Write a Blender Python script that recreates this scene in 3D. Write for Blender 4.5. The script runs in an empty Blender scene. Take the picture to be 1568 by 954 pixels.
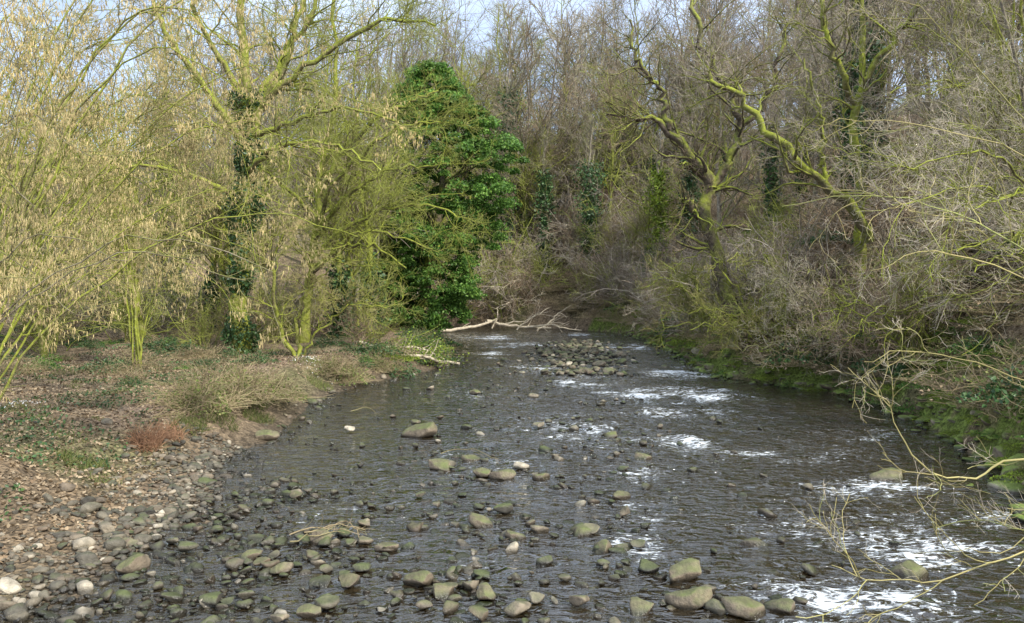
import bpy, math, numpy as np
from mathutils import Vector
rng=np.random.default_rng(7)
S=bpy.context.scene
# ---------------- noise -----------------
def hsh(ix,iy,s):
    n=(ix.astype(np.int64)*374761393+iy.astype(np.int64)*668265263+s*974634777)&0x7fffffff
    n=((n^(n>>13))*1274126177)&0x7fffffff
    n=(n^(n>>16))&0xffff
    return n/65535.0
def vn(x,y,s=0):
    x=np.asarray(x,float);y=np.asarray(y,float)
    ix=np.floor(x);iy=np.floor(y);fx=x-ix;fy=y-iy
    fx=fx*fx*(3-2*fx);fy=fy*fy*(3-2*fy)
    a=hsh(ix,iy,s);b=hsh(ix+1,iy,s);c=hsh(ix,iy+1,s);d=hsh(ix+1,iy+1,s)
    return (a*(1-fx)+b*fx)*(1-fy)+(c*(1-fx)+d*fx)*fy-0.5
def fbm(x,y,s=0,o=4):
    r=0;a=1
    for i in range(o):
        r=r+a*vn(x*2**i,y*2**i,s+i*7);a*=.5
    return r
def ss(a,b,x):
    t=np.clip((x-a)/(b-a),0,1);return t*t*(3-2*t)
# ---------------- river edges ----------------
LE=np.array([(-5.9,-20),(-5.9,6),(-5.95,9),(-5.45,11.3),(-5.5,13.3),(-6.3,16.2),(-6.1,19.7),(-6.6,25),(-5.6,29),(-4.2,32),(-3.1,35),(-3.4,39),(-3.9,43),(-5.1,50),(-8,55),(-20,59),(-90,62)],float)
RE=np.array([(7,-20),(7.3,6),(7.8,9),(9,12),(10,14.6),(10.7,16.8),(11.7,20.6),(12.2,24.5),(11.7,26.6),(10.3,28.3),(8.9,31),(8.6,35),(9.2,39.4),(9.2,50),(8.6,56),(5,61),(-2,65),(-20,68),(-90,72)],float)
def pdist(x,y,P):
    d=np.full(x.shape,1e9)
    for i in range(len(P)-1):
        a=P[i];b=P[i+1];ab=b-a;L=(ab**2).sum()
        t=np.clip(((x-a[0])*ab[0]+(y-a[1])*ab[1])/L,0,1)
        d=np.minimum(d,np.hypot(x-a[0]-t*ab[0],y-a[1]-t*ab[1]))
    return d
def info(x,y):
    x=np.asarray(x,float);y=np.asarray(y,float)
    xw=x+0.45*fbm(x*.7+5,y*.7,3,3)
    xl=np.interp(y,LE[:,1],LE[:,0]);xr=np.interp(y,RE[:,1],RE[:,0])
    left=(xw<xl)&(y<62);inside=(xw>=xl)&(xw<=xr)&(y<72)
    dl=pdist(xw,y,LE);dr=pdist(xw,y,RE)
    return left,inside,dl,dr
def H(x,y):
    x=np.asarray(x,float);y=np.asarray(y,float)
    left,ins,dl,dr=info(x,y)
    near=1-ss(15,19,y)
    hl_near=0.11*np.minimum(dl,2.5)+0.75*ss(1.6,4.5,dl)
    hl_far=0.1*ss(0,.3,dl)+0.75*ss(0.1,1.8,dl)
    hl=near*hl_near+(1-near)*hl_far+0.015*dl+0.2*np.maximum(dl-16,0)
    hl=np.minimum(hl,14+0.02*dl)
    hr=0.6*ss(0,.9,dr)+0.72*dr+0.4*ss(2,6,dr)
    hr=32*(1-np.exp(-hr/32*1.15))+.02*dr
    hin=-np.minimum(0.10*np.minimum(dl,dr)+.02,0.32)+0.05*fbm(x*1.3,y*1.3,9,3)
    h=np.where(ins,hin,np.where(left,hl,hr))
    n=fbm(x*.25,y*.25,21,4)
    out=np.where(left,dl,dr)
    h=h+np.where(ins,0,n*np.minimum(out*.1,1.2)*np.where(left,.35,1.0)+0.12*fbm(x*1.7,y*1.7,5,3)*ss(0,1,out))
    return h
def Hs(x,y): return float(H(np.array([x]),np.array([y]))[0])
# ---------------- mesh builder ----------------
class MB:
    def __init__(s): s.v=[];s.f=[];s.m=[];s.n=0
    def add(s,v,f,m=0):
        v=np.asarray(v,np.float32).reshape(-1,3);f=np.asarray(f,np.int64)
        s.v.append(v);s.f.append(f+s.n);s.m.append(m);s.n+=len(v)
    def mesh(s,name,mats,smooth=True):
        me=bpy.data.meshes.new(name)
        v=np.concatenate(s.v)
        me.vertices.add(len(v));me.vertices.foreach_set('co',v.ravel())
        li=np.concatenate([f.ravel() for f in s.f]);tot=np.concatenate([np.full(len(f),f.shape[1]) for f in s.f])
        mi=np.concatenate([np.full(len(f),m) for f,m in zip(s.f,s.m)])
        st=np.concatenate([[0],np.cumsum(tot)[:-1]])
        me.loops.add(len(li));me.loops.foreach_set('vertex_index',li.astype(np.int32))
        me.polygons.add(len(tot));me.polygons.foreach_set('loop_start',st.astype(np.int32))
        me.polygons.foreach_set('material_index',mi.astype(np.int32))
        me.polygons.foreach_set('use_smooth',np.full(len(tot),smooth))
        for m in mats: me.materials.append(m)
        me.update(calc_edges=True)
        return me
def obj(name,me,loc=(0,0,0),rot=(0,0,0),sc=(1,1,1),parent=None):
    o=bpy.data.objects.new(name,me);o.location=loc;o.rotation_euler=rot;o.scale=sc
    S.collection.objects.link(o)
    if parent: o.parent=parent
    return o
def empty(name):
    return obj(name,None)
def nrm(a): return a/np.maximum(np.linalg.norm(a,axis=-1,keepdims=True),1e-9)
def tubes(mb,P,R,sides,mat=0):
    B,N,_=P.shape
    T=np.empty_like(P);T[:,1:-1]=P[:,2:]-P[:,:-2];T[:,0]=P[:,1]-P[:,0];T[:,-1]=P[:,-1]-P[:,-2]
    T=nrm(T);mean=nrm(T.mean(1))
    ref=np.where(np.abs(mean[:,2:3])<.8,np.array([[0,0,1.]]),np.array([[1.,0,0]]))
    U=nrm(np.cross(T,ref[:,None,:]));W=np.cross(T,U)
    a=np.arange(sides)*2*np.pi/sides
    V=P[:,:,None,:]+R[:,:,None,None]*(np.cos(a)[None,None,:,None]*U[:,:,None,:]+np.sin(a)[None,None,:,None]*W[:,:,None,:])
    b=np.arange(B)[:,None,None]*N*sides;i=np.arange(N-1)[None,:,None]*sides;j=np.arange(sides)[None,None,:];k=(j+1)%sides
    F=np.stack([b+i+j,b+i+k,b+i+sides+k,b+i+sides+j],-1).reshape(-1,4)
    mb.add(V,F,mat)
def grow(r,P,R,count,L,ang=(30,60),t=(.2,1),ratio=.6,rmin=.006,steps=6,wob=.15,up=.05,tipf=.3,taperL=.5,maxr=9,vary=(.5,1.4),bias=None):
    B,N,_=P.shape
    seg=np.linalg.norm(np.diff(P,axis=1),axis=2).sum(1);idx=r.choice(B,count,p=seg/seg.sum())
    tt=r.uniform(t[0],t[1],count);f=tt*(N-1);i=np.minimum(f.astype(int),N-2);w=(f-i)[:,None]
    p0=P[idx,i]*(1-w)+P[idx,i+1]*w;tan=nrm(P[idx,i+1]-P[idx,i]);pr=R[idx,i]*(1-w[:,0])+R[idx,i+1]*w[:,0]
    rv=r.normal(size=(count,3))
    if bias is not None: rv+=np.array(bias)
    perp=nrm(rv-(rv*tan).sum(1,keepdims=True)*tan)
    a=np.radians(r.uniform(ang[0],ang[1],count))[:,None]
    d=nrm(np.cos(a)*tan+np.sin(a)*perp)
    ln=L*r.uniform(vary[0],vary[1],count)*(1-taperL*tt)
    Q=np.empty((count,steps,3));Q[:,0]=p0;p=p0
    for s in range(1,steps):
        d=nrm(d+wob*r.normal(size=(count,3))+np.array([0,0,up]));p=p+d*(ln/(steps-1))[:,None];Q[:,s]=p
    r0=np.maximum(np.minimum(pr*ratio*r.uniform(.6,1.1,count),maxr),rmin)
    RR=r0[:,None]*np.linspace(1,tipf,steps)[None,:]
    RR=np.maximum(RR,rmin*.7)
    return Q,RR
def line(pts,n,r,jit=.0):
    pts=np.array(pts,float);m=len(pts)
    if m>2:
        e=np.vstack([2*pts[0]-pts[1],pts,2*pts[-1]-pts[-2]]);o=[]
        for q in np.linspace(0,m-1,n):
            i=min(int(q),m-2);t=q-i;a,b,c,d=e[i],e[i+1],e[i+2],e[i+3]
            o.append(.5*((2*b)+(-a+c)*t+(2*a-5*b+4*c-d)*t*t+(-a+3*b-3*c+d)*t**3))
        pts=np.array(o)
    else: pts=pts[0]+(pts[1]-pts[0])*np.linspace(0,1,n)[:,None]
    j=r.normal(size=pts.shape)*jit;j[0]=0
    return pts+j
def limbset(r,specs,n,jit):
    P=np.array([line(s[0],n,r,jit) for s in specs]);R=np.array([np.linspace(s[1],s[2],n) for s in specs])
    return P,R
def leaves(mb,r,C,size,mat=0,flat=0.0,nv=None):
    n=len(C);N=nrm(r.normal(size=(n,3))+ (np.array([0,0,flat]) if nv is None else nv))
    a=r.normal(size=(n,3));U=nrm(a-(a*N).sum(1,keepdims=True)*N);W=np.cross(N,U)
    s=(np.asarray(size)*r.uniform(.6,1.3,n))[:,None]
    V=np.stack([C-U*s*.5,C+W*s*.33+N*s*.1,C+U*s*.5,C-W*s*.33+N*s*.1],1)
    b=np.arange(n)[:,None]*4
    F=np.concatenate([b+np.array([[0,2,1]]),b+np.array([[0,3,2]])])
    mb.add(V,F,mat)
# ---------------- materials ----------------
def newmat(name):
    m=bpy.data.materials.new(name);m.use_nodes=True;nt=m.node_tree
    return m,nt,nt.nodes['Principled BSDF']
def N(nt,t,**k):
    n=nt.nodes.new(t)
    for a,b in k.items(): setattr(n,a,b)
    return n
def noise(nt,scale,detail=4,co='Object',rough=.6):
    n=N(nt,'ShaderNodeTexNoise');n.inputs['Scale'].default_value=scale;n.inputs['Detail'].default_value=detail;n.inputs['Roughness'].default_value=rough
    tc=N(nt,'ShaderNodeTexCoord');nt.links.new(tc.outputs[co],n.inputs['Vector']);return n
def ramp(nt,src,stops):
    r=N(nt,'ShaderNodeValToRGB');e=r.color_ramp.elements
    while len(e)<len(stops): e.new(.5)
    for i,(p,c) in enumerate(stops): e[i].position=p;e[i].color=(*c,1)
    nt.links.new(src,r.inputs[0]);return r
def mix(nt,f,a,b,bt='MIX'):
    m=N(nt,'ShaderNodeMix',data_type='RGBA',blend_type=bt)
    for s,v in ((m.inputs[0],f),(m.inputs[6],a),(m.inputs[7],b)):
        if hasattr(v,'is_output'): nt.links.new(v,s)
        elif isinstance(v,(int,float)): s.default_value=v
        else: s.default_value=(*v,1)
    return m.outputs[2]
def mrange(nt,src,a,b,c=0,d=1):
    m=N(nt,'ShaderNodeMapRange');nt.links.new(src,m.inputs[0])
    for i,v in enumerate((a,b,c,d)): m.inputs[i+1].default_value=v
    return m.outputs[0]
def math_(nt,op,a,b,c=None):
    m=N(nt,'ShaderNodeMath',operation=op)
    for i,v in enumerate((a,b)):
        if hasattr(v,'is_output'): nt.links.new(v,m.inputs[i])
        else: m.inputs[i].default_value=v
    if c is not None: m.inputs[2].default_value=c
    return m.outputs[0]
def bump(nt,bs,h,st,dist):
    b=N(nt,'ShaderNodeBump');b.inputs['Strength'].default_value=st;b.inputs['Distance'].default_value=dist
    nt.links.new(h,b.inputs['Height']);nt.links.new(b.outputs[0],bs.inputs['Normal'])
def bark(name,c1,c2,moss=(.20,.22,.04),m0=.75,m1=1.1,rough=.9):
    m,nt,bs=newmat(name)
    n=noise(nt,6,4);r=ramp(nt,n.outputs[0],[(.3,c1),(.7,c2)])
    g=N(nt,'ShaderNodeNewGeometry');sx=N(nt,'ShaderNodeSeparateXYZ');nt.links.new(g.outputs['Normal'],sx.inputs[0])
    n2=noise(nt,1.6,3,rough=.7);z=math_(nt,'MULTIPLY_ADD',sx.outputs[2],.4,.25)
    f=mrange(nt,math_(nt,'ADD',z,n2.outputs[0]),m0,m1)
    mc=mix(nt,n.outputs[0],tuple(x*.3 for x in moss),tuple(x*1.7 for x in moss))
    col=mix(nt,f,r.outputs[0],mc);nt.links.new(col,bs.inputs['Base Color']);bs.inputs['Roughness'].default_value=rough
    bs.inputs['Specular IOR Level'].default_value=.2
    bump(nt,bs,n.outputs[0],.9,.07)
    return m
def simple(name,cols,rough=.7,spec=.3,trans=0):
    m,nt,bs=newmat(name);g=N(nt,'ShaderNodeNewGeometry')
    k=len(cols);r=ramp(nt,g.outputs['Random Per Island'],[(i/(k-1),c) for i,c in enumerate(cols)])
    nn=noise(nt,.7,1);col=mix(nt,1.0,r.outputs[0],ramp(nt,nn.outputs[0],[(.3,(.6,.6,.6)),(.7,(1.3,1.3,1.25))]).outputs[0],'MULTIPLY')
    nt.links.new(col,bs.inputs['Base Color']);bs.inputs['Roughness'].default_value=rough;bs.inputs['Specular IOR Level'].default_value=spec
    if trans:
        t=N(nt,'ShaderNodeBsdfTranslucent');nt.links.new(col,t.inputs[0]);mx=N(nt,'ShaderNodeMixShader');mx.inputs[0].default_value=trans
        nt.links.new(bs.outputs[0],mx.inputs[1]);nt.links.new(t.outputs[0],mx.inputs[2]);nt.links.new(mx.outputs[0],nt.nodes['Material Output'].inputs[0])
    return m
M_bark=bark('bark_brown',(.11,.09,.065),(.32,.27,.2),m0=.8,m1=1.1)
M_moss=bark('bark_mossy',(.10,.085,.05),(.27,.23,.135),moss=(.27,.30,.045),m0=.44,m1=.82)
M_barkgrey=bark('bark_grey',(.15,.13,.10),(.42,.36,.28),m0=.72,m1=1.05)
M_dark=bark('bark_dark',(.05,.04,.03),(.19,.15,.11),moss=(.27,.30,.05),m0=.66,m1=.95)
M_twg=simple('twigs_grey',[(.20,.165,.13),(.38,.32,.255),(.52,.45,.37)],.8)
M_twb=simple('twigs_brown',[(.18,.13,.085),(.34,.25,.17),(.46,.37,.26)],.8)
M_twy=simple('twigs_yellow',[(.28,.24,.09),(.46,.39,.17),(.34,.36,.12)],.8)
M_twm=simple('twigs_mossy',[(.22,.24,.055),(.38,.43,.085),(.32,.29,.12)],.8)
M_twp=simple('twigs_pale',[(.40,.33,.26),(.62,.54,.44),(.44,.39,.23)],.7)
M_catk=simple('catkins',[(.52,.41,.19),(.78,.64,.34),(.62,.52,.25)],.9,trans=.25)
M_ivy=simple('ivy_leaf',[(.06,.14,.03),(.12,.25,.045),(.22,.37,.07)],.5,.35,trans=.3)
M_ivyd=simple('ivy_leaf_dark',[(.03,.07,.025),(.055,.12,.04),(.10,.17,.05)],.45,.4,trans=.1)
M_yel=simple('leaf_yellowgreen',[(.18,.26,.03),(.30,.37,.05),(.10,.17,.025)],.7,trans=.15)
M_litter=simple('dead_leaves',[(.12,.09,.055),(.28,.205,.13),(.42,.33,.22),(.21,.14,.085)],.8)
M_grass=simple('grass_blades',[(.10,.15,.035),(.19,.24,.06),(.34,.30,.14)],.7,trans=.2)
M_straw=simple('bramble_stems',[(.26,.20,.11),(.42,.33,.20),(.22,.21,.09)],.8)
M_brk=simple('dead_bracken',[(.24,.13,.08),(.38,.22,.13),(.30,.17,.10)],.8)
M_dead=bark('dead_wood',(.38,.31,.22),(.65,.57,.43),m0=1.1,m1=1.4)
M_white=simple('snowdrop_petals',[(.7,.7,.68),(.8,.8,.78)],.6)
def stone_mat(name,moss0,moss1,mosscol):
    m,nt,bs=newmat(name);g=N(nt,'ShaderNodeNewGeometry')
    r=ramp(nt,g.outputs['Random Per Island'],[(0,(.06,.056,.048)),(.3,(.12,.11,.085)),(.55,(.19,.17,.125)),(.75,(.15,.115,.08)),(.93,(.31,.27,.20)),(1,(.52,.47,.37))])
    n=noise(nt,7,5);c=mix(nt,1.0,r.outputs[0],ramp(nt,n.outputs[0],[(.25,(.4,.4,.38)),(.75,(1.5,1.45,1.4))]).outputs[0],'MULTIPLY')
    sx=N(nt,'ShaderNodeSeparateXYZ');nt.links.new(g.outputs['Normal'],sx.inputs[0])
    a=math_(nt,'MULTIPLY',sx.outputs[2],.45);b=math_(nt,'ADD',a,math_(nt,'MULTIPLY',noise(nt,3,4).outputs[0],.8))
    b=math_(nt,'ADD',b,math_(nt,'MULTIPLY',g.outputs['Random Per Island'],-.3))
    f=mrange(nt,b,moss0,moss1,0,.9);c=mix(nt,f,c,mix(nt,n.outputs[0],tuple(x*.2 for x in mosscol),tuple(x*1.8 for x in mosscol)))
    sp=N(nt,'ShaderNodeSeparateXYZ');nt.links.new(g.outputs['Position'],sp.inputs[0])
    zz=math_(nt,'ADD',sp.outputs[2],math_(nt,'MULTIPLY',n.outputs[0],-.06))
    w=mrange(nt,zz,.0,.06,.28,1)
    c=mix(nt,1.0,c,w,'MULTIPLY');nt.links.new(c,bs.inputs['Base Color'])
    nt.links.new(mrange(nt,zz,.0,.06,.18,.7),bs.inputs['Roughness'])
    bump(nt,bs,noise(nt,24,4).outputs[0],.7,.035);return m
M_gravel=stone_mat('gravel_stone',.62,.95,(.10,.11,.045))
M_stone=stone_mat('river_stone',.40,.78,(.095,.115,.035))
M_boulder=stone_mat('boulder_stone',.30,.66,(.11,.135,.035))
M_mossb=stone_mat('moss_boulder',.15,.5,(.17,.24,.035))
# ---------------- terrain ----------------
def axis(segs):
    o=[];
    for a,b,s in segs: o+=list(np.arange(a,b,s))
    return np.array(o+[segs[-1][1]])
gx=axis([(-220,-60,8),(-60,-25,1.2),(-25,-12,.35),(-12,14,.14),(14,30,.4),(30,70,1.3),(70,220,8)])
gy=axis([(-60,0,5),(0,6,.6),(6,22,.13),(22,42,.22),(42,72,.45),(72,130,1.5),(130,300,8)])
X,Y=np.meshgrid(gx,gy);Z=H(X,Y)
left,ins,dl,dr=info(X,Y);out=np.where(left,dl,dr)
V=np.stack([X,Y,Z],-1).reshape(-1,3);ny,nx=X.shape
ii=(np.arange(ny-1)[:,None]*nx+np.arange(nx-1)[None,:]).ravel()
mb=MB();mb.add(V,np.stack([ii,ii+1,ii+nx+1,ii+nx],-1))
m,nt,bs=newmat('ground_litter')
at=N(nt,'ShaderNodeAttribute',attribute_name='col')
n1=noise(nt,4,6,rough=.7);c=mix(nt,1.0,at.outputs[0],ramp(nt,n1.outputs[0],[(.3,(.42,.41,.4)),(.7,(1.55,1.5,1.4))]).outputs[0],'MULTIPLY')
vo=N(nt,'ShaderNodeTexVoronoi');vo.inputs['Scale'].default_value=14;tc=N(nt,'ShaderNodeTexCoord');nt.links.new(tc.outputs['Object'],vo.inputs['Vector'])
sv=N(nt,'ShaderNodeSeparateColor');nt.links.new(vo.outputs['Color'],sv.inputs[0])
c=mix(nt,1.0,c,ramp(nt,sv.outputs[0],[(0,(.55,.55,.55)),(1,(1.3,1.3,1.3))]).outputs[0],'MULTIPLY');nt.links.new(c,bs.inputs['Base Color']);bs.inputs['Roughness'].default_value=.95
bs.inputs['Specular IOR Level'].default_value=.2
bump(nt,bs,math_(nt,'ADD',n1.outputs[0],vo.outputs['Distance']),.9,.08)
me=mb.mesh('ground',[m])
brown=np.array([.24,.185,.125]);green=np.array([.13,.155,.06]);mossg=np.array([.16,.23,.045]);bed=np.array([.13,.105,.075]);path=np.array([.28,.21,.155])
g=ss(-.1,.35,fbm(X*.35,Y*.35,31,4))[...,None]
col=brown*(1-g*.6)+green*g*.6
mo=(ss(.0,.3,fbm(X*.8,Y*.8,37,3)+.25)*(1-ss(.8,3,out))*(~left)*(Y<60))[...,None];col=col*(1-mo)+mossg*mo
pt=(left*(1-ss(.0,1.4,np.abs(X+9.5-.12*(Y-18)+.6*np.sin(Y*.3))))*ss(14,18,Y))[...,None];col=col*(1-pt)+path*pt
b_=np.where(ins,1,1-ss(0,1.2,out)*1.0)[...,None]*np.where(left|ins,1,.2)[...,None];col=col*(1-b_)+bed*b_
ca=me.color_attributes.new('col','FLOAT_COLOR','POINT')
ca.data.foreach_set('color',np.concatenate([col.reshape(-1,3),np.ones((V.shape[0],1))],1).astype(np.float32).ravel())
obj('ground',me)
# ---------------- water ----------------
wx=axis([(-95,-14,1.5),(-14,-7,.25),(-7,13,.05),(13,20,1)]);wy=axis([(-30,6,3),(6,14,.035),(14,24,.06),(24,40,.14),(40,75,.35)])
X,Y=np.meshgrid(wx,wy)
riff=.4+1.1*ss(-.25,.3,fbm(X*.18,Y*.10,51,2)+.02*X)
wx_=X+.5*fbm(X*.7,Y*.7,66,2)
wz=(.038*fbm(wx_*.8+.2*Y,Y*1.3,60,2)+.034*fbm(wx_*1.9+.5*Y,Y*3.0,61,2))*riff*ss(5,8,Y)
blobs=[(4.3,9.3,1.5,.8,1.1),(6.8,10.8,1.7,.9,1.1),(3.5,8.6,1,.6,1.05),(7,14.2,2.2,1.0,.95),(8.3,12.4,1.5,.9,.9),(5.6,26,3,2.4,1.1),(5,22.5,2.2,2.2,.85),(7.4,32,2,3,1.1),(2.2,13,.7,1.0,.85),(2.8,15.5,.8,1.1,.85),(1.8,11,.7,.8,.8),(.3,46,3.4,3,1),(-1.5,52,2.5,3,1),(4.5,18.5,2,1.6,.75),(5.5,12,2.0,1.2,.75),(6.5,17.2,2.6,1.2,.8),(-.2,10.2,1.2,.6,.55),(-1.5,26,1.8,2,.5),(7,44,1.8,4,1),(1.6,20,2,3,.65),(-1,40,1.5,3,.8),(5,55,2.5,3,.9),(9.3,19,1.5,1.6,.65),(-3.4,9.6,.5,.4,.5),(3,29,2.5,3,.75),(-3,13,2,2,.4),(0,16,2.5,3,.45),(1,34,2,3,.7)]  # riffle foam; the far-centre blobs paint sparkle on the water as white
foam_sparkle=np.zeros_like(X)
for a,b,sx_,sy_,s_ in blobs: foam_sparkle=np.maximum(foam_sparkle,s_*np.exp(-((X-a)/sx_)**2-((Y-b)/sy_)**2))
foam_sparkle*=.75+.9*fbm(X*.9,Y*1.4,88,2)
wz+=foam_sparkle*.13*fbm(X*2.0,Y*3.2,77,2)
V=np.stack([X,Y,wz],-1).reshape(-1,3);ny,nx=X.shape
ii=(np.arange(ny-1)[:,None]*nx+np.arange(nx-1)[None,:]).ravel()
mb=MB();mb.add(V,np.stack([ii,ii+1,ii+nx+1,ii+nx],-1))
m,nt,bs=newmat('river_water');nt.nodes.remove(bs)
def mapn(scale,sc,det,rough=.6,dist=0):
    n=noise(nt,scale,det,rough=rough);n.inputs['Distortion'].default_value=dist
    mp=N(nt,'ShaderNodeMapping');mp.inputs['Scale'].default_value=sc
    tc=N(nt,'ShaderNodeTexCoord');nt.links.new(tc.outputs['Object'],mp.inputs[0]);nt.links.new(mp.outputs[0],n.inputs['Vector']);return n.outputs[0]
bp=N(nt,'ShaderNodeBump');bp.inputs['Strength'].default_value=1;bp.inputs['Distance'].default_value=.13
hgt=mapn(2.6,(1,2.1,1),2.5,.5,1.0)
nt.links.new(hgt,bp.inputs['Height'])
gl=N(nt,'ShaderNodeBsdfGlossy');gl.inputs['Roughness'].default_value=.05;gl.inputs['Color'].default_value=(.93,.97,1,1)
df=N(nt,'ShaderNodeBsdfDiffuse');df.inputs['Color'].default_value=(.05,.038,.02,1)
tr=N(nt,'ShaderNodeBsdfTransparent');tr.inputs['Color'].default_value=(.62,.49,.31,1)
fr=N(nt,'ShaderNodeFresnel');fr.inputs['IOR'].default_value=1.36
for q in (gl,fr): nt.links.new(bp.outputs[0],q.inputs['Normal'])
def mxs(f,a,b):
    q=N(nt,'ShaderNodeMixShader')
    if hasattr(f,'is_output'): nt.links.new(f,q.inputs[0])
    else: q.inputs[0].default_value=f
    nt.links.new(a.outputs[0],q.inputs[1]);nt.links.new(b.outputs[0],q.inputs[2]);return q
base=mxs(.5,tr,df);w=mxs(math_(nt,'MINIMUM',math_(nt,'MULTIPLY_ADD',fr.outputs[0],2.0,.05),.9),base,gl)
fa=N(nt,'ShaderNodeAttribute',attribute_name='foam_sparkle')
fn=mapn(3.6,(1,2.4,1),6,.72,1.3)
ff=mrange(nt,math_(nt,'ADD',math_(nt,'MULTIPLY',fa.outputs['Fac'],.27),fn),.69,.79)
fd=N(nt,'ShaderNodeBsdfDiffuse');fd.inputs['Color'].default_value=(.74,.78,.8,1)
w=mxs(ff,w,fd);nt.links.new(w.outputs[0],nt.nodes['Material Output'].inputs[0])
me=mb.mesh('river_water',[m]);fa_=me.attributes.new('foam_sparkle','FLOAT','POINT');fa_.data.foreach_set('value',foam_sparkle.astype(np.float32).ravel())
obj('river_water',me)
# ---------------- stones ----------------
import bmesh
def ico(sub):
    bm=bmesh.new();bmesh.ops.create_icosphere(bm,subdivisions=sub,radius=1)
    v=np.array([q.co[:] for q in bm.verts]);f=np.array([[x.index for x in q.verts] for q in bm.faces]);bm.free();return v,f
I2,F2=ico(2);I3,F3=ico(3);I4,F4=ico(4)
def protos(I,k,seed):
    r=np.random.default_rng(seed);o=[]
    for q in range(k):
        v=I.copy()
        for _ in range(12):
            n=nrm(r.normal(size=3));c=r.uniform(.4,.8);d=v@n;e=np.maximum(d-c,0);v=v-(e*.9)[:,None]*n
        v+=.07*np.sin(v[:,[1,2,0]]*r.uniform(2,4)+r.uniform(0,6,3))
        v+=(.08*vn(v[:,0]*4+q*9,v[:,1]*4+v[:,2]*3,q))[:,None]*v
        o.append(v/np.abs(v[:,:2]).max())
    return o
P2=protos(I2,16,1);P3=protos(I3,12,2);P4=protos(I4,10,3)
def stones(mb,x,y,z,s,r,PP,FF,flat=(.4,.7),elong=(.55,.95)):
    for a,b,c,q in zip(x,y,z,s):
        v=PP[r.integers(len(PP))]*np.array([1,r.uniform(*elong),r.uniform(*flat)])*q*.5
        t=r.uniform(-.25,.25);v=v@np.array([[math.cos(t),0,-math.sin(t)],[0,1,0],[math.sin(t),0,math.cos(t)]])
        t=r.uniform(-.9,.9)+(math.pi if r.random()<.5 else 0);v=v@np.array([[math.cos(t),math.sin(t),0],[-math.sin(t),math.cos(t),0],[0,0,1]])
        mb.add(v+np.array([a,b,c]),FF)
mb=MB();r=rng
n=3600;y=r.uniform(7,17.5,n);xl=np.interp(y,LE[:,1],LE[:,0]);x=xl-np.abs(r.normal(0,1.1,n))+r.uniform(-.2,1.0,n)
s=np.clip(r.lognormal(-2.35,.5,n),.045,.4);stones(mb,x,y,np.maximum(H(x,y),-.05)+s*.12,s,r,P2,F2)
obj('bank_gravel',mb.mesh('bank_gravel',[M_gravel]));mb=MB()
n=460;y=r.uniform(8,15,n);x=-5.2+np.abs(r.normal(0,1.4,n));s=np.clip(r.lognormal(-2.05,.45,n),.07,.34);stones(mb,x,y,r.uniform(-.04,.04,n),s,r,P2,F2)
cl=[(-1.2,9.7,.7,.4,26),(-.4,9.6,.5,.5,24),(-3.1,10.1,.5,.4,18),(-2.8,11.2,.6,.5,34),(-2.2,8.9,.7,.3,20),(-3.8,10.7,.5,.4,16),(1.2,11.2,.5,.7,16),(-.5,12,.5,.5,10),(0,11.3,.5,.6,10),(-1.8,13,.8,.6,14),(-.4,14.9,.8,.5,12),(2.3,9.3,.7,.5,14),(1.9,10.3,.4,.3,8),(2,13.5,.6,.9,12),(2.6,16.5,.8,1.3,16),(-4.6,12.5,1,1.2,24),(-2.5,19,1,1,10),(2.5,21.5,.9,2.5,24),(-.3,9.1,.9,.3,18),(-4.3,9,.8,.4,18),(-1.2,15.6,.9,.5,8),(4.5,11.4,1.2,1.2,5),(1,17.5,1.5,2,16),(-4.5,17.3,1,1.5,14),(-1,11,1.8,1.5,20),(0,13.5,2,1.5,16)]
for cx,cy,sx_,sy_,k in cl:
    k=int(k*1.35);x=r.normal(cx,sx_,k);y=r.normal(cy,sy_,k);s=np.clip(r.lognormal(-1.85,.48,k),.07,.42);stones(mb,x,y,r.uniform(-.02,.06,k)*(s/.22),s,r,P3,F3)
n=520;x=r.normal(.8,2.6,n);y=r.uniform(9,36,n);s=np.clip(r.lognormal(-1.8,.45,n),.09,.5);stones(mb,x,y,r.uniform(-.06,.04,n),s,r,P2,F2)
n=560;y=r.uniform(31,48,n);x=3.4+(y-38)*.08+r.normal(0,1.4,n)*(1-.3*np.abs(y-38)/9);s=np.clip(r.lognormal(-1.2,.4,n),.15,.7);stones(mb,x,y,r.uniform(-.05,.14,n),s,r,P2,F2)
n=160;y=r.uniform(18,50,n);xl=np.interp(y,LE[:,1],LE[:,0]);x=xl+r.normal(0.1,.35,n);s=np.clip(r.lognormal(-1.7,.45,n),.1,.5);stones(mb,x,y,np.maximum(H(x,y),-.02)+.02,s,r,P2,F2)
obj('river_stones',mb.mesh('river_stones',[M_stone]))
mb=MB();n=600;y=r.uniform(10,56,n);xr=np.interp(y,RE[:,1],RE[:,0]);x=xr+r.normal(0.1,.4,n);s=np.clip(r.lognormal(-1.25,.5,n),.1,.8);stones(mb,x,y,np.maximum(H(x,y),-.02)+.03,s,r,P3,F3)
obj('mossy_bank_stones',mb.mesh('mossy_bank_stones',[M_mossb]))
mb=MB();n=2000;x=r.uniform(-6,9,n);y=r.uniform(8,20,n);s=np.clip(r.lognormal(-1.7,.4,n),.08,.5);stones(mb,x,y,H(x,y)+.01,s,r,P2,F2,flat=(.3,.45))
obj('riverbed_cobbles',mb.mesh('riverbed_cobbles',[M_stone]))
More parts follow.
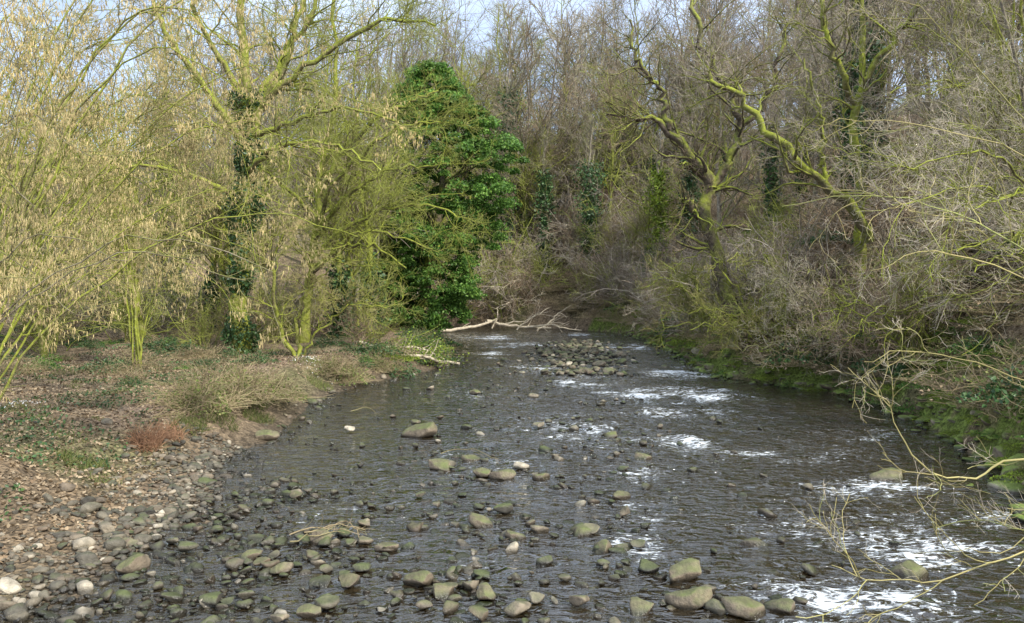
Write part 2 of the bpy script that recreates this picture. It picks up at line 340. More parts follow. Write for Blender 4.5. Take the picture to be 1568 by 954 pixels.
bl=[(2.34,9.95,.58,.1),(2.2,9.15,.62,.1),(2.8,8.9,.55,.07),(1.6,8.95,.46,.04),(-5.2,10.2,.5,.1),(-3.15,10.1,.34,.08),(-1.2,9.75,.46,.07),(-.9,9.4,.34,.06),(-1.5,15.7,.74,.08),(-.62,15.1,.4,.08),(-.2,14.9,.56,.07),(-2.4,19,1.05,.12),(-6.1,18.5,.66,.14),(.6,15,.4,.02),(1.1,11.7,.4,.05),(1.35,11,.4,.03),(.06,11.5,.36,.03),(-.5,12.1,.46,.05),(-1.8,10.9,.28,.08),(-3.75,10.65,.34,.06),(5.4,10.1,.6,.02),(3.7,11.3,.6,-.08),(2.9,16.6,.46,.03),(2.0,13.6,.4,.04),(-.35,9.3,.36,.07),(-2.4,8.8,.33,.07),(-.9,16.5,.5,.0),(7.6,15,.9,-.05),(-2.9,11.3,.46,.07),(2.5,19,.5,.04),(-1.3,26,.5,.08),(3.3,9.0,.45,.02)]
for a,b,s,z in bl:
    mb=MB();stones(mb,[0],[0],[0],[s],r,P4,F4,flat=(.5,.7),elong=(.65,.9));obj('river_boulder',mb.mesh('river_boulder',[M_boulder]),(a,b,z))
for a,b,s in [(10.3,15,1.1),(10.9,16.2,.9),(10.0,13.9,.8),(11.6,18,1.0),(11.9,19.3,.8),(12.4,22,.9),(12.2,20.9,.7),(11.2,17,.7),(9.3,30.5,.9),(9.0,33,.9),(11.0,27.8,.8),(9.7,39,1),(9.6,45,1),(12.6,24.2,.8),(10.7,29,.8)]:
    mb=MB();stones(mb,[0],[0],[0],[s],r,P4,F4,flat=(.5,.75));obj('mossy_boulder',mb.mesh('mossy_boulder',[M_mossb]),(a,b,.15))
# ---------------- tree generators ----------------
def woodland(seed,h=16,bk=M_barkgrey,tw=M_twg,ivy=None,lean=.4,stems=1,fine=True):
    r=np.random.default_rng(seed);mb=MB();sp=[]
    for k in range(stems):
        o=r.normal(size=2)*.25*(stems>1);dx=r.normal(size=2)*lean*(1+2*(stems>1))
        sp.append(([(o[0],o[1],-.6),(o[0]+dx[0]*.3,o[1]+dx[1]*.3,h*.3),(o[0]+dx[0]*.8+r.normal()*.3,o[1]+dx[1]*.8,h*.62),(o[0]+dx[0]*1.5,o[1]+dx[1]*1.5,h)],.2 if stems==1 else .11,.03))
    P,R=limbset(r,sp,14,.06);tubes(mb,P,R,6,0)
    A,RA=grow(r,P,R,26,h*.38,(25,60),(.2,.97),.55,.03,7,.16,.07,.3,.5);tubes(mb,A,RA,4,0)
    B,RB=grow(r,A,RA,150,h*.17,(25,60),(.15,1),.6,.02,4,.2,.05);tubes(mb,B,RB,3,0)
    C,RC=grow(r,B,RB,700,h*.09,(20,60),(.1,1),.6,.015,4,.2,.04);tubes(mb,C,RC,3,1)
    if fine: D,RD=grow(r,C,RC,1100,h*.045,(20,60),(.1,1),.6,.011,3,.18,.03);tubes(mb,D,RD,3,1)
    mats=[bk,tw]
    if ivy:
        q=r.integers(0,int(14*ivy),2500);c=P[r.integers(len(P),size=2500),q]+r.normal(size=(2500,3))*np.array([.28,.28,.55]);leaves(mb,r,c,.25,2);mats.append(M_ivyd)
    return mb.mesh('woodland_tree',mats)
def shrub(seed,h=3,n=16,tw=M_twb,rmin=.009,spread=.6,ntw=600,name='shrub'):
    r=np.random.default_rng(seed);mb=MB();a=r.uniform(0,6.28,n);e=r.uniform(.1,1.2,n)*spread
    base=np.stack([np.cos(a),np.sin(a),a*0],-1)*r.uniform(0,.6,n)[:,None];d=nrm(np.stack([np.cos(a)*e,np.sin(a)*e,np.ones(n)],-1))
    Pp=np.empty((n,7,3));p=base;Pp[:,0]=p-[0,0,.2];L=h*r.uniform(.5,1.35,n)
    for s in range(1,7):
        d=nrm(d+.24*r.normal(size=(n,3))+np.array([0,0,-.02]));p=p+d*(L/6)[:,None];Pp[:,s]=p
    R=np.linspace(.024,.009,7)[None,:]*np.ones((n,1))*h/3;tubes(mb,Pp,R,3,0)
    B,RB=grow(r,Pp,R,n*7,h*.42,(30,80),(.1,1),.6,rmin*1.2,5,.28,.03,vary=(.3,1.6));tubes(mb,B,RB,3,0)
    C,RC=grow(r,B,RB,ntw,h*.2,(25,80),(.1,1),.6,rmin,3,.28,.03,vary=(.3,1.6));tubes(mb,C,RC,3,0)
    return mb.mesh(name,[tw])
def tset(f): return [woodland(1,17,fine=f),woodland(2,15,bk=M_bark,tw=M_twb,fine=f),woodland(3,18,bk=M_barkgrey,tw=M_twg,stems=2,fine=f),woodland(4,14,bk=M_moss,tw=M_twm,fine=f),woodland(5,16,bk=M_bark,tw=M_twg,ivy=.6,fine=f),woodland(6,13,bk=M_barkgrey,tw=M_twp,stems=4,lean=.8,fine=f),woodland(8,16,bk=M_moss,tw=M_twb,ivy=.35,fine=f)]
trees=tset(True);treesf=tset(False)
shr=[shrub(11,3,tw=M_twb),shrub(12,4,tw=M_twg,spread=.9),shrub(13,2.4,tw=M_twp,spread=1.1),shrub(14,3.5,tw=M_twm,spread=.9),shrub(15,3,tw=M_twb,spread=1.1)]
def mound(seed,n,rad,h,sz,mat,stems=0,smat=M_straw,name='undergrowth'):
    r=np.random.default_rng(seed);mb=MB();a=r.uniform(0,6.28,n);q=np.sqrt(r.uniform(0,1,n));k=1+.35*np.sin(a*3+seed)
    z=h*(1-q**2)*r.uniform(.25,1.1,n)*(1+.4*np.sin(a*5+q*7));c=np.stack([np.cos(a)*q*rad*k,np.sin(a)*q*rad*k,np.maximum(z,.01)],-1)
    leaves(mb,r,c,sz,0,flat=.6)
    if stems:
        a=r.uniform(0,6.28,stems);b0=np.stack([np.cos(a),np.sin(a),0*a],-1)*r.uniform(0,rad*.9,stems)[:,None];a2=r.uniform(0,6.28,stems)
        d=nrm(np.stack([np.cos(a2)*.9,np.sin(a2)*.9,r.uniform(.2,1.3,stems)],-1));Q=np.empty((stems,8,3));p=b0;Q[:,0]=p;L=h*r.uniform(.12,.34,stems)
        for s in range(1,8): d=nrm(d+r.normal(size=(stems,3))*.26-np.array([0,0,.16]));p=p+d*L[:,None];Q[:,s]=p
        Q[:,:,2]=np.maximum(Q[:,:,2],.02);tubes(mb,Q,np.full((stems,8),.0065),3,1)
    return mb.mesh(name,[mat,smat])
und=[mound(1,900,1.3,.6,.12,M_ivyd,60),mound(2,700,1.1,.45,.11,M_ivy,60),mound(3,350,1.2,.6,.10,M_grass,200),mound(4,1300,1.0,.25,.07,M_yel,40),mound(5,260,1.4,.7,.10,M_litter,240)]
wood=empty('distant_woodland');r=np.random.default_rng(99)
def place(me,x,y,sc,parent,nm,zoff=0,tilt=.05):
    return obj(nm,me,(x,y,Hs(x,y)+zoff),(r.normal()*tilt,r.normal()*tilt,r.uniform(0,6.28)),(sc,)*3,parent)
cnt=0;tries=0
while cnt<155 and tries<2000:
    tries+=1
    if cnt<50: x=r.uniform(-12,22);y=r.uniform(67,84)
    else: x=r.uniform(-45,55);y=r.uniform(67,102)
    if abs(x)>y*.72+3: continue
    l,i,a,b=info(np.array([x]),np.array([y]))
    if i[0] or (b[0]<2 and not l[0]): continue
    place(treesf[r.integers(7)],x,y,r.uniform(.6,.95) if cnt<50 else r.uniform(.95,1.5),wood,'background_tree');cnt+=1
cnt=0
while cnt<28:
    y=r.uniform(26,62);x=np.interp(y,RE[:,1],RE[:,0])+r.uniform(4,22)
    place(trees[[0,1,2,4,5,6,3][r.integers(7)]] if y<42 else treesf[r.integers(7)],x,y,r.uniform(.6,1.0),wood,'slope_tree');cnt+=1
cnt=0
while cnt<34:
    y=r.uniform(38,62);x=np.interp(y,LE[:,1],LE[:,0])-r.uniform(3,32)
    place(treesf[[0,2,3,4,6,5,3][r.integers(7)]],x,y,r.uniform(.7,1.05),wood,'left_wood_tree');cnt+=1
for x,y in [(-19,30),(-23,27),(-17.5,35),(-25,34),(-14.5,39),(-21,22)]: place(trees[[3,6,0][r.integers(3)]],x,y,r.uniform(.7,.9),None,'woodland_tree')
scrub=empty('hillside_scrub')
for k in range(210):
    y=r.uniform(19,70);
    if k%3==0: x=np.interp(min(y,60),RE[:,1],RE[:,0])+r.uniform(.5,3.2);
    else: x=np.interp(min(y,60),RE[:,1],RE[:,0])+r.uniform(1,20)
    if y<24 and x<15.5: continue
    place(shr[[0,1,2,3,4,3,4,2][r.integers(8)]],x,y,r.uniform(.6,1.15),scrub,'bare_shrub',tilt=.3)
for k in range(150):
    x=r.uniform(-9,16);y=r.uniform(64,90);l,i,a,b=info(np.array([x]),np.array([y]))
    if i[0]:continue
    place(shr[[0,1,2,4,3][r.integers(5)]],x,y,r.uniform(1.,1.9),scrub,'bare_shrub',tilt=.3)
for k in range(50):
    y=r.uniform(32,60);x=np.interp(y,LE[:,1],LE[:,0])-r.uniform(2,24);place(shr[[0,3,1,3][r.integers(4)]],x,y,r.uniform(.6,1.1),scrub,'bare_shrub')
ug=empty('undergrowth')
for k in range(300):
    y=r.uniform(14,75);x=np.interp(min(y,62),RE[:,1],RE[:,0])+r.exponential(6)+.4
    l,i,a,b=info(np.array([x]),np.array([y]))
    if i[0] or (a[0]<60 and l[0]):continue
    place(und[[0,1,2,3,4,4,4][r.integers(7)] if y<58 else 4],x,y,r.uniform(.5,1.3),ug,'undergrowth_clump')
for k in range(260):
    y=r.uniform(12,50);x=np.interp(y,RE[:,1],RE[:,0])+r.uniform(-.1,1.9);place(und[[1,3,3,3,2][r.integers(5)]],x,y,r.uniform(.25,.6),ug,'moss_clump')
for k in range(190):
    y=r.uniform(17,58);x=np.interp(y,LE[:,1],LE[:,0])-r.uniform(.8,26)
    if abs(x+9.5-.12*(y-18))<1.2 and y<30: continue
    place(und[[0,0,1,4,4,0,4][r.integers(7)]],x,y,r.uniform(.3,.8),ug,'undergrowth_clump')
for k in range(60):
    y=r.uniform(28,56);x=np.interp(y,LE[:,1],LE[:,0])-r.uniform(.2,2);place(und[[1,2,0,3][r.integers(4)]],x,y,r.uniform(.5,.9),ug,'undergrowth_clump')
# ---------------- ivy clad tree ----------------
r=np.random.default_rng(5);mb=MB()
prof=np.array([(.9,-5.7,2.3),(1.4,-5.7,2.9),(5.3,-5.0,3.8),(8.2,-4.4,4.7),(11.2,-4.0,5.1),(13.0,-3.9,4.7),(14.6,-4.6,3.6),(16.3,-5.2,2.3),(17.8,-5.4,1.2)])
Cs=[]
for k in range(700):
    z=r.uniform(.9,17.8);cx=np.interp(z,prof[:,0],prof[:,1]);hw=np.interp(z,prof[:,0],prof[:,2]);a=r.uniform(0,6.28);q=np.sqrt(r.uniform(.3,.95))*(1+.16*math.sin(a*3+z*1.1)+.12*math.sin(z*2.3+a))*.9
    c=np.array([cx+math.cos(a)*q*hw,48+math.sin(a)*q*hw*.8,z]);n=200;rr=r.uniform(.3,.75)
    d=nrm(r.normal(size=(n,3)))*np.array([1,1,.9]);d[:,2]=np.abs(d[:,2])*1.1-.35
    Cs.append(c+d*rr*r.uniform(.5,1.15,n)[:,None])
Cs=np.concatenate(Cs);Cs=Cs[Cs[:,2]>.6];leaves(mb,r,Cs,.18,1,flat=.4)
P,R=limbset(r,[([(-6,48,.3),(-5.2,48,6),(-4.4,48,11),(-4.8,48,18)],.4,.08),([(-5.2,48,6),(-3,48,11),(-2.3,47,14.5)],.2,.05)],14,.05);tubes(mb,P,R,8,0)
A,RA=grow(r,P,R,60,4.6,(30,70),(.2,1),.5,.02,7,.15,.05);tubes(mb,A,RA,4,0);B,RB=grow(r,A,RA,700,1,(30,70),(.3,1),.5,.012,4,.2,.05);tubes(mb,B,RB,3,0)
obj('ivy_clad_tree',mb.mesh('ivy_clad_tree',[M_dark,M_ivy]))
for x,y,h,rad,mt in [(-.3,71,16,1.2,M_ivyd),(7,66,9,1.0,M_ivyd),(3,68,9,.7,M_ivyd),(11.6,58,9,.8,M_yel),(-9,52,12,.8,M_ivyd),(14,58,8,.8,M_ivyd),(19,40,12,.6,M_ivyd),(22,45,14,.8,M_ivyd)]:
    mb=MB();z0=Hs(x,y);P,R=limbset(r,[([(0,0,-.5),(.2,0,h*.5),(-.1,.2,h),(.3,0,h*1.5)],.25,.04)],18,.05);tubes(mb,P,R,8,0)
    A,RA=grow(r,P,R,26,h*.3,(30,60),(.4,1),.5,.02,7,.15,.08);tubes(mb,A,RA,4,0);B,RB=grow(r,A,RA,500,h*.1,(20,60),(.2,1),.5,.012,4,.15,.05);tubes(mb,B,RB,3,0)
    n=3600;t=r.uniform(.02,.68,n);c=np.stack([r.normal(size=n)*rad*.45,r.normal(size=n)*rad*.45,t*h*1.5+r.normal(size=n)*.3],-1)*1.0;c[:,:2]*=(1+.6*np.sin(t*17+x)*np.sin(t*9+2+y))[:,None]
    leaves(mb,r,c,.24,1,flat=.4);obj('ivy_covered_tree',mb.mesh('ivy_covered_tree',[M_barkgrey,mt]),(x,y,z0))
# ---------------- hero trees ----------------
def hero(name,specs,mats,n1,l1,n2,l2,n3,l3,seed,up=.03,bias=None,jit=.05,rm=.006,ivy=None,t1=(.25,1),ra=.42):
    r=np.random.default_rng(seed);mb=MB();P,R=limbset(r,specs,22,jit);
    R=R*(1+.09*r.normal(size=R.shape));tubes(mb,P,R,10,0)
    A,RA=grow(r,P,R,n1,l1,(25,65),t1,ra,rm*2.2,10,.2,up,.3,.3,bias=bias);tubes(mb,A,RA,5,0)
    B,RB=grow(r,A,RA,n2,l2,(25,60),(.15,1),.5,rm*1.5,7,.2,up);tubes(mb,B,RB,4,0)
    C,RC=grow(r,B,RB,n3,l3,(20,60),(.1,1),.6,rm,5,.2,up*.7);tubes(mb,C,RC,3,1)
    D,RD=grow(r,C,RC,int(n3*1.4),l3*.5,(20,60),(.1,1),.6,rm*.8,3,.18,0);tubes(mb,D,RD,3,1)
    if ivy is not None:
        pi,a,b,n,rad=ivy;t=r.uniform(a,b,n);f=t*21;i=np.minimum(f.astype(int),20);w=(f-i)[:,None];c=P[pi][i]*(1-w)+P[pi][i+1]*w
        th=r.uniform(0,6.28,n);q=rad*(.75+.4*np.sin(t*31)*np.sin(t*13))*r.uniform(.5,1.15,n)
        c=c+np.stack([np.cos(th)*q,np.sin(th)*q,r.normal(size=n)*.1],-1);leaves(mb,r,c,.14,2,flat=.3)
    obj(name,mb.mesh(name,mats));return
y0=31.5;zb=Hs(-11.5,31.5)-.3
hero('ivy_trunk_tree',[([(-11.5,y0,zb),(-11.6,y0,4),(-11.4,y0,8),(-11.2,y0,11),(-11.5,y0,15),(-11,y0,21)],.40,.1),
 ([(-11.2,y0,10.6),(-9.9,y0-.5,12),(-7.4,y0-1,13.6),(-5.1,y0-1.5,14.6),(-3,y0-2,14.2)],.17,.04),
 ([(-11.3,y0,9.6),(-12.7,y0-1,12),(-14,y0-2,14.4),(-15,y0-2,18)],.17,.05),
 ([(-11.2,y0,11),(-10,y0+1,14),(-9.2,y0+1.5,17),(-9,y0+1,21)],.18,.06),
 ([(-11.3,y0,10.2),(-9.4,y0-1,10.4),(-7,y0-2,10.9),(-4.4,y0-3,10.2)],.13,.03),
 ([(-11.4,y0,8.5),(-9.5,y0-1.5,9.4),(-7,y0-3,9.3),(-5,y0-4,8.2)],.12,.03),
 ([(-11.5,y0,7.5),(-13.5,y0-2,8.4),(-16,y0-3,8.3)],.12,.03),
 ([(-11.3,y0,9.9),(-9.8,y0-.5,12.6),(-8,y0-1,15.8),(-7.6,y0-1,20)],.14,.05),
 ([(-11.5,y0,12),(-13,y0-1,15),(-13,y0-2,19)],.14,.045)],[M_moss,M_twm,M_ivyd],160,3.4,1100,1.6,5200,.7,41,ivy=(0,0,.66,11000,.7),jit=.07)
y0=36;zb=Hs(-10.2,36)-.3
hero('mossy_leaning_tree',[([(-10.2,y0,zb),(-9.9,y0,3.5),(-9.6,y0,6),(-9.3,y0,9.7),(-8.6,y0,13),(-8.7,y0,18)],.26,.07),
 ([(-9.8,y0,4.9),(-8.3,y0-.5,6.3),(-6.2,y0-1,7.3),(-4,y0-2,7.5),(-2.4,y0-3,6.9)],.14,.04),
 ([(-9.7,y0,5.8),(-8,y0-1,7.8),(-5.8,y0-2,9),(-3.2,y0-2.6,9.3)],.13,.04),
 ([(-9.9,y0,4),(-8.5,y0-1.2,5.2),(-6.7,y0-2.4,5.7),(-4.7,y0-3,4.6)],.12,.035),
 ([(-9.8,y0,4.4),(-8.2,y0-1.5,5.6),(-6.4,y0-3,6.2),(-3.4,y0-4,5.4)],.11,.03),
 ([(-9.5,y0,8),(-7.8,y0-.5,10.5),(-5.5,y0-1,12.2),(-3.5,y0-1,13)],.13,.04),
 ([(-9.6,y0,6.6),(-7.8,y0-2,8.9),(-5.4,y0-3,10.6),(-3,y0-4,10.9)],.12,.035),
 ([(-9.5,y0,7),(-11.4,y0-1,9),(-13,y0-1,10)],.1,.03)],[M_moss,M_twm],140,2.8,1000,1.3,5000,.6,42,up=-.0,jit=.07)
hero('mossy_hazel',[([(-8.6,30,.6),(-8.7,30,2.2),(-8.2,29.6,3.6),(-7.2,29,4.4)],.09,.03),([(-8.7,30,.6),(-9.5,30,2.4),(-9.4,29,5),(-8.8,28,7)],.1,.03),([(-8.6,30,.6),(-7.8,30,2),(-6.4,29.7,3),(-5,29.3,2.9)],.06,.02)],[M_moss,M_twy],40,1.9,260,.9,1300,.5,43)
y0=34;zb=Hs(10.2,34)-.5
hero('crooked_oak',[([(10.3,y0,zb),(9.8,y0,3.6),(9.5,y0,4.9),(8.9,y0,7),(9.25,y0,8.4),(8.5,y0,9.3),(7.7,y0,10.3),(6.6,y0,11.5),(5.6,y0,11.3),(4.6,y0,11.7)],.38,.08),
 ([(9.2,y0,8.2),(9.9,y0,9.4),(10.4,y0,10.9),(9.8,y0-.3,13),(8.4,y0-.6,15.1),(8.2,y0,17.5)],.22,.08),
 ([(8.9,y0,7),(8.3,y0,7.2),(7.9,y0,7.9)],.16,.09),([(7.2,y0,11),(6.9,y0,12.6),(5.7,y0,14.2),(5.5,y0,16)],.15,.05),
 ([(10.4,y0,10.9),(11.8,y0,12.5),(12.4,y0,15),(13.3,y0,17)],.15,.06)],[M_dark,M_twb],110,2.8,700,1.3,3500,.65,44,jit=.1)
y0=30;zb=Hs(14.1,30)-.5
hero('leaning_mossy_tree',[([(14.0,y0,zb),(14.2,y0,6),(13.9,y0,10),(14.2,y0,14),(13.5,y0,20)],.24,.08),
 ([(14.2,y0-.5,5.6),(13.4,y0-1,6.8),(12.1,y0-1.5,7.8),(10.5,y0-2,8.8),(9.3,y0-2,10.1),(8.5,y0-2,11.1),(7.4,y0-2,11.6)],.22,.08),
 ([(12.1,y0-1.4,7.8),(11.9,y0-1.6,10),(11.1,y0-2,12.4)],.08,.04),([(14,y0,11),(12.4,y0-1,13.5),(12,y0-1,17)],.13,.05),([(14.1,y0,12),(16,y0-1,15),(17,y0-1,18)],.13,.05)],[M_moss,M_twg],100,2.8,650,1.3,3000,.65,45,jit=.08)
for i,(x,y,sd) in enumerate([(13.6,17.5,46),(15.2,21,47),(17.5,25,48)]):
    z=Hs(x,y)-.3;q=np.random.default_rng(sd);sp=[]
    for k in range(6):
        a=q.uniform(-3.4,1.2);sp.append(([(x+q.normal()*.2,y+q.normal()*.2,z),(x+a*.25,y-q.uniform(0,1),z+3),(x+a*.7,y-q.uniform(0,2),z+6.5),(x+a*1.3,y-q.uniform(0,3),z+11)],q.uniform(.06,.11),.02))
    for k in range(6):
        a=q.uniform(-5.8,-2.5);zz=q.uniform(.5,4.5);sp.append(([(x,y,z+.2),(x+a*.25,y-.5,z+zz*.7+.6),(x+a*.6,y-1.5,z+zz+1),(x+a*1.05,y-2.2,z+zz+.6)],.05,.012))
    hero('bare_multistem_tree',sp,[M_moss if i!=1 else M_barkgrey,M_twp],130,2.4,700,1.2,2700,.6,sd,rm=.005,bias=(-.5,-.2,0))
for x,y,sd in [(10.2,30.5,81),(11.8,27.5,82),(9.6,36,83),(12.8,23.5,84)]:
    z=Hs(x,y)-.1;q=np.random.default_rng(sd);sp=[]
    for k in range(12):
        a=q.uniform(-3.6,1.0);b=q.uniform(-2,1);h=q.uniform(.6,4);sp.append(([(x+q.normal()*.3,y+q.normal()*.3,z),(x+a*.3,y+b*.3,z+h*.6),(x+a*.7,y+b*.7,z+h),(x+a*1.1,y+b,z+h*.85)],.045,.012))
    hero('overhanging_bush',sp,[[M_moss,M_moss,M_barkgrey,M_moss][sd%4],[M_twb,M_twy,M_twp,M_twy][sd%4]],80,1.4,380,.8,1300,.45,sd,rm=.006,jit=.08)
mb_sp=[([(7.9,8.4,.5),(6.8,8.2,1.9),(5.5,8,2.09),(5.06,8,1.88),(4.57,8,1.93),(4.2,8,2.3),(4.08,8,2.72)],.016,.004),
([(7.9,8.4,.4),(6.5,8.1,1.3),(5.5,8,1.05),(4.7,8,.79),(4.0,8,.76),(3.45,8,.92)],.012,.0035),
([(8,8.6,.5),(6.9,8.4,2.8),(5.9,8.1,3.9),(4.6,8,4.3),(3.9,8,4.1)],.013,.0035),
([(8,8.6,.5),(7.2,8.2,3.2),(6.2,8,5),(5.1,8,6.2),(4.4,8,7)],.016,.004),
([(8,8.8,.5),(7,8.8,2.2),(5.9,8.9,2.9),(4.9,9,3.15),(4.3,9,3.0)],.013,.0035),
([(8,8.8,.5),(7,9,3.5),(6,9.4,4.7),(4.7,9.6,5.1),(3.6,9.8,5.0)],.013,.0035),
([(8,8.7,.5),(7.4,9,3.9),(6.6,9.2,5.4),(5.6,9.4,5.9),(4.2,9.5,6.1)],.013,.0035),
([(8,8.6,.5),(7.0,8.1,1.7),(5.9,7.8,1.6),(5.2,7.8,1.15),(4.6,7.8,1.15)],.009,.003)]
hero('overhanging_willow',mb_sp,[M_twy,M_twp],60,1.0,200,.55,480,.28,50,jit=.015,rm=.0026,t1=(.3,1))
def hazel(name,x,y,stems,seed,n1,l1,n2,l2,n3,l3,nc,cs=1,rm=.0035):
    r=np.random.default_rng(seed);mb=MB();z=Hs(x,y);P,R=limbset(r,[([np.array(p)+np.array([x,y,z]) for p in s],a,b) for s,a,b in stems],22,.03);tubes(mb,P,R,7,0)
    A,RA=grow(r,P,R,n1,l1,(20,60),(.25,1),.5,rm*2,9,.16,.02,.3,.3,maxr=.025);tubes(mb,A,RA,4,0)
    B,RB=grow(r,A,RA,n2,l2,(20,60),(.1,1),.55,rm*1.3,7,.17,.01);tubes(mb,B,RB,3,1)
    C,RC=grow(r,B,RB,n3,l3,(20,60),(.1,1),.6,rm,4,.16,.0);tubes(mb,C,RC,3,1)
    i=r.integers(len(C),size=nc);j=r.integers(1,4,nc);p=C[i,j];p=p+r.normal(size=p.shape)*.012
    L=r.uniform(.03,.08,nc)*cs;d=nrm(np.stack([r.normal(size=nc)*.18,r.normal(size=nc)*.18,-np.ones(nc)],-1))
    Q=np.stack([p,p+d*L[:,None]*.3,p+d*L[:,None]*.75,p+d*L[:,None]],1);RR=np.array([[.0028,.0053,.0048,.001]])*np.ones((nc,1))*cs
    tubes(mb,Q,RR,4,2);obj(name,mb.mesh(name,[M_bark if y<10 else M_moss,M_twy,M_catk]))
q=np.random.default_rng(70)
def stems(n,ax,hh,r0,ys=(-2,2.5)):
    o=[]
    for k in range(n):
        a=q.uniform(*ax);yy=q.uniform(*ys);h=q.uniform(*hh)
        o.append(([(q.normal()*.15,q.normal()*.15,-.2),(a*.2,yy*.2,h*.45),(a*.5,yy*.5,h*.85),(a*.8,yy*.8,h*1.02),(a*1.1,yy,h*.93)],q.uniform(.6,1)*r0,.006))
    return o
hazel('catkin_hazel',-8.0,8.3,stems(11,(1.6,5.0),(2.6,7.5),.02,(-.6,1.6)),60,90,1.3,420,.6,1800,.28,5000,1.0,.0024)
hazel('catkin_hazel',-9.2,12,stems(13,(2.0,6.2),(2.2,9),.032),61,150,1.8,850,.8,3400,.35,11500,1.1)
hazel('catkin_hazel',-13.5,17.5,stems(13,(-1,6),(3,11),.045),62,150,2.2,850,1.0,3200,.5,10500,1.45,.005)
hazel('catkin_hazel',-17.5,23,stems(14,(-2,5.5),(4,12),.055),63,150,2.4,800,1.1,3000,.55,9500,1.9,.006)
hazel('catkin_hazel',-13.2,26,stems(8,(-3,3),(4,9),.045),64,90,2.2,600,1.0,1900,.5,4500,1.8,.006)
# ---------------- left bank details ----------------
r=np.random.default_rng(123);mb=MB()
n=46000;y=8+24*r.uniform(0,1,n)**1.3;x=np.interp(y,LE[:,1],LE[:,0])-r.uniform(1.0,14,n);k=vn(x*.5,y*.5,91)+r.uniform(-.3,.3,n)>-.35;x=x[k];y=y[k]
leaves(mb,r,np.stack([x,y,H(x,y)+.025],-1),.08,0,flat=1.6)
n=42000;y=r.uniform(16,70,n);x=np.interp(y,RE[:,1],RE[:,0])+r.uniform(.8,30,n);leaves(mb,r,np.stack([x,y,H(x,y)+.04],-1),.16,0,flat=1.3)
obj('leaf_litter',mb.mesh('leaf_litter',[M_litter]))
mb=MB();n=22000;y=r.uniform(10,32,n);x=np.interp(y,LE[:,1],LE[:,0])-r.uniform(2.0,13,n);k=vn(x*.8,y*.8,95)+.5*vn(x*2.5,y*2.5,96)>.06;x=x[k];y=y[k]
leaves(mb,r,np.stack([x,y,H(x,y)+r.uniform(.03,.14,len(x))],-1),.075,0,flat=1.0);obj('ground_ivy',mb.mesh('ground_ivy',[M_ivyd]))
def tuft(r,mb,x,y,n,rad,h,mat=0,w=.006,droop=.16,up=1.):
    a=r.uniform(0,6.28,n);q=rad*np.sqrt(r.uniform(0,1,n));bx=x+np.cos(a)*q;by=y+np.sin(a)*q;b0=np.stack([bx,by,H(bx,by)],-1);d=nrm(np.stack([r.normal(size=n)*.4,r.normal(size=n)*.4,np.ones(n)*up],-1));Q=np.empty((n,5,3));Q[:,0]=b0;p=b0;L=h*r.uniform(.5,1.2,n)
    for s in range(1,5): d=nrm(d+r.normal(size=(n,3))*.06-np.array([0,0,droop]));p=p+d*(L/4)[:,None];Q[:,s]=p
    tubes(mb,Q,np.array([[w,w,w*.8,w*.6,w*.15]])*np.ones((n,1)),3,mat)
mb=MB()
for k in range(70):
    y=r.uniform(13,34);x=np.interp(y,LE[:,1],LE[:,0])-r.uniform(1.2,9)
    if abs(x+9.5-.12*(y-18))<.9 and y>17: continue
    tuft(r,mb,x,y,60,r.uniform(.15,.5),r.uniform(.06,.16))
for x,y in [(-8.3,14.3),(-7.6,17.4),(-7.2,18.2),(-6.9,20),(-7.4,21),(-7.1,24.5),(-6.9,26.5)]: tuft(r,mb,x,y,260,.45,.22)
obj('grass_tufts',mb.mesh('grass_tufts',[M_grass]))
for x,y,s in [(-7.9,18.8,.95),(-7.6,20.6,1.0),(-8.6,20,.8),(-7.3,22.3,.9),(-8.4,22.5,.8),(-6.9,28,.8),(-5.6,31,.8)]:
    me=mound(int(abs(x*y)*10),1200,1.0,.7,.075,M_grass,450,M_straw,'bramble_thicket');obj('bramble_thicket',me,(x,y,Hs(x,y)-.05),(0,0,x*3),(s,s,s))
mb=MB();tuft(r,mb,-8.0,16.2,300,.3,.5,0,.006,.3);tuft(r,mb,-7.7,16.7,160,.3,.42,0,.006,.3);obj('dead_bracken',mb.mesh('dead_bracken',[M_brk]))
mb=MB()
for cx,cy in [(-12.5,17),(-11.8,17.6),(-7.4,27.5),(-7.9,28.2),(-13.3,16.4)]:
    n=60;x=r.normal(cx,.35,n);y=r.normal(cy,.3,n);leaves(mb,r,np.stack([x,y,H(x,y)+.16],-1),.045,0);
    for a,b in zip(x[:40],y[:40]): tuft(r,mb,a,b,4,.04,.2,1,.004,.05)
obj('snowdrops',mb.mesh('snowdrops',[M_white,M_grass]))
mb=MB();sp=[([(-6.4,57,.0),(-3.6,58,.3),(-1.2,59,.9)],.14,.08),([(-2,59,.8),(.5,60,.3),(3.2,60.5,.15)],.12,.06),([(.4,59,.1),(1.5,59,1.0),(3,59.3,1.9)],.07,.02),([(2,59,.0),(3.2,59,.9),(4,59,1.7)],.08,.03),([(-1.6,59,.2),(-1.2,59,1.1),(-1.1,59,1.9)],.06,.03),([(1,58.5,.3),(3,58,.5),(5.5,57.5,.1)],.08,.03),([(-.5,58.5,.6),(1.2,58.5,.9),(2.3,58,1.6)],.05,.02)]
P,R=limbset(r,sp,12,.05);tubes(mb,P,R,7,0);A,RA=grow(r,P,R,30,1.6,(30,60),(.3,1),.5,.02,6,.15,.05);tubes(mb,A,RA,4,0)
obj('fallen_branches',mb.mesh('fallen_branches',[M_dead]))
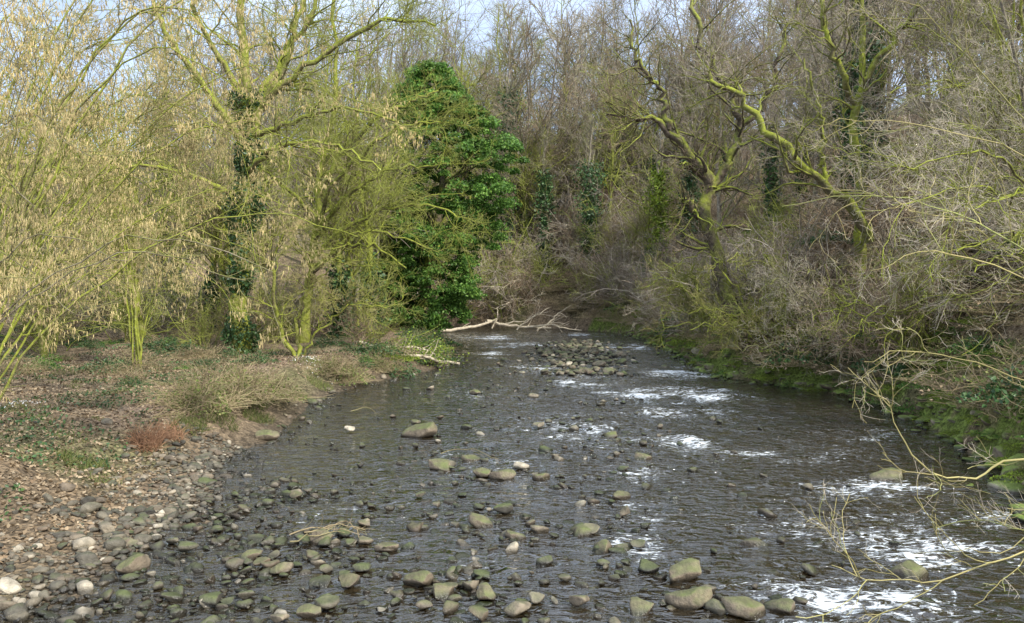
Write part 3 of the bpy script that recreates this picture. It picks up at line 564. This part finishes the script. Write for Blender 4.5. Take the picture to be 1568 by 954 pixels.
mb=MB();sp=[([(-5.6,33,.5),(-4.3,33.4,.6),(-2.4,34,.15)],.1,.05),([(-6,34,.9),(-4.4,34.2,.9),(-3,34.4,.3)],.08,.03),([(-7,34,1.2),(-5.8,33.6,.7),(-4.6,33,.2)],.07,.04)]
P,R=limbset(r,sp,10,.03);tubes(mb,P,R,7,0);A,RA=grow(r,P,R,40,1.1,(30,70),(.1,1),.5,.012,6,.2,.1);tubes(mb,A,RA,4,0);c=A[r.integers(40,size=1500),r.integers(1,6,1500)]+r.normal(size=(1500,3))*.2;leaves(mb,r,c,.1,1);obj('fallen_debris',mb.mesh('fallen_debris',[M_dead,M_yel]))
mb=MB();sp=[([(x,y_,.12),(x+a*.5,y_+.1,.2),(x+a,y_+b,.12)],.012,.005) for x,y_,a,b in [(-3.2,11.4,.9,.2),(-3.3,11,.7,.4),(-2.9,11.6,.6,-.4),(-3.4,11.3,1.1,-.1),(-3.0,11.2,.3,.5),(-1.6,16.6,1.3,-.5),(-4.8,22,.9,-.6)]]
P,R=limbset(r,sp,8,.02);tubes(mb,P,R,5,0);A,RA=grow(r,P,R,40,.4,(30,60),(.1,1),.5,.004,5,.2,.05);tubes(mb,A,RA,3,0);obj('driftwood_sticks',mb.mesh('driftwood_sticks',[M_straw]))
# ---------------- light, sky, camera ----------------
el,az=math.radians(42),math.radians(136)
wd=bpy.data.worlds.new('World');S.world=wd;wd.use_nodes=True;nt=wd.node_tree;bg=nt.nodes['Background']
sk=N(nt,'ShaderNodeTexSky',sky_type='NISHITA');sk.sun_disc=False;sk.sun_elevation=el;sk.sun_rotation=az;sk.dust_density=2.0;sk.air_density=1.0
n=noise(nt,2.2,4,'Generated');f=mrange(nt,n.outputs[0],.35,.62,.4,.92)
tc=N(nt,'ShaderNodeTexCoord');sz=N(nt,'ShaderNodeSeparateXYZ');nt.links.new(tc.outputs['Generated'],sz.inputs[0])
cc=ramp(nt,sz.outputs[2],[(.28,(.60,.67,.78)),(.55,(1,1,1))])
cl_=mix(nt,1.0,cc.outputs[0],(12.0,13.4,15.8),'MULTIPLY')
c=mix(nt,f,sk.outputs[0],cl_);nt.links.new(c,bg.inputs[0]);bg.inputs[1].default_value=.135
L=bpy.data.lights.new('sun','SUN');L.energy=5;L.angle=math.radians(1.2);L.color=(1,.95,.86);o=bpy.data.objects.new('sun',L);S.collection.objects.link(o)
dv=Vector((math.sin(az)*math.cos(el),math.cos(az)*math.cos(el),math.sin(el)));o.rotation_euler=dv.to_track_quat('Z','Y').to_euler()
cam=bpy.data.cameras.new('camera');co=bpy.data.objects.new('camera',cam);S.collection.objects.link(co);S.camera=co
co.location=(0,0,4);co.rotation_euler=(math.radians(90),0,0);cam.sensor_width=36;cam.lens=36*1132/1568;cam.shift_y=-.03;cam.clip_end=1500;cam.clip_start=.1
S.view_settings.view_transform='Standard';S.view_settings.look='None';S.view_settings.exposure=0
print('verts',sum(len(m.vertices) for m in bpy.data.meshes))
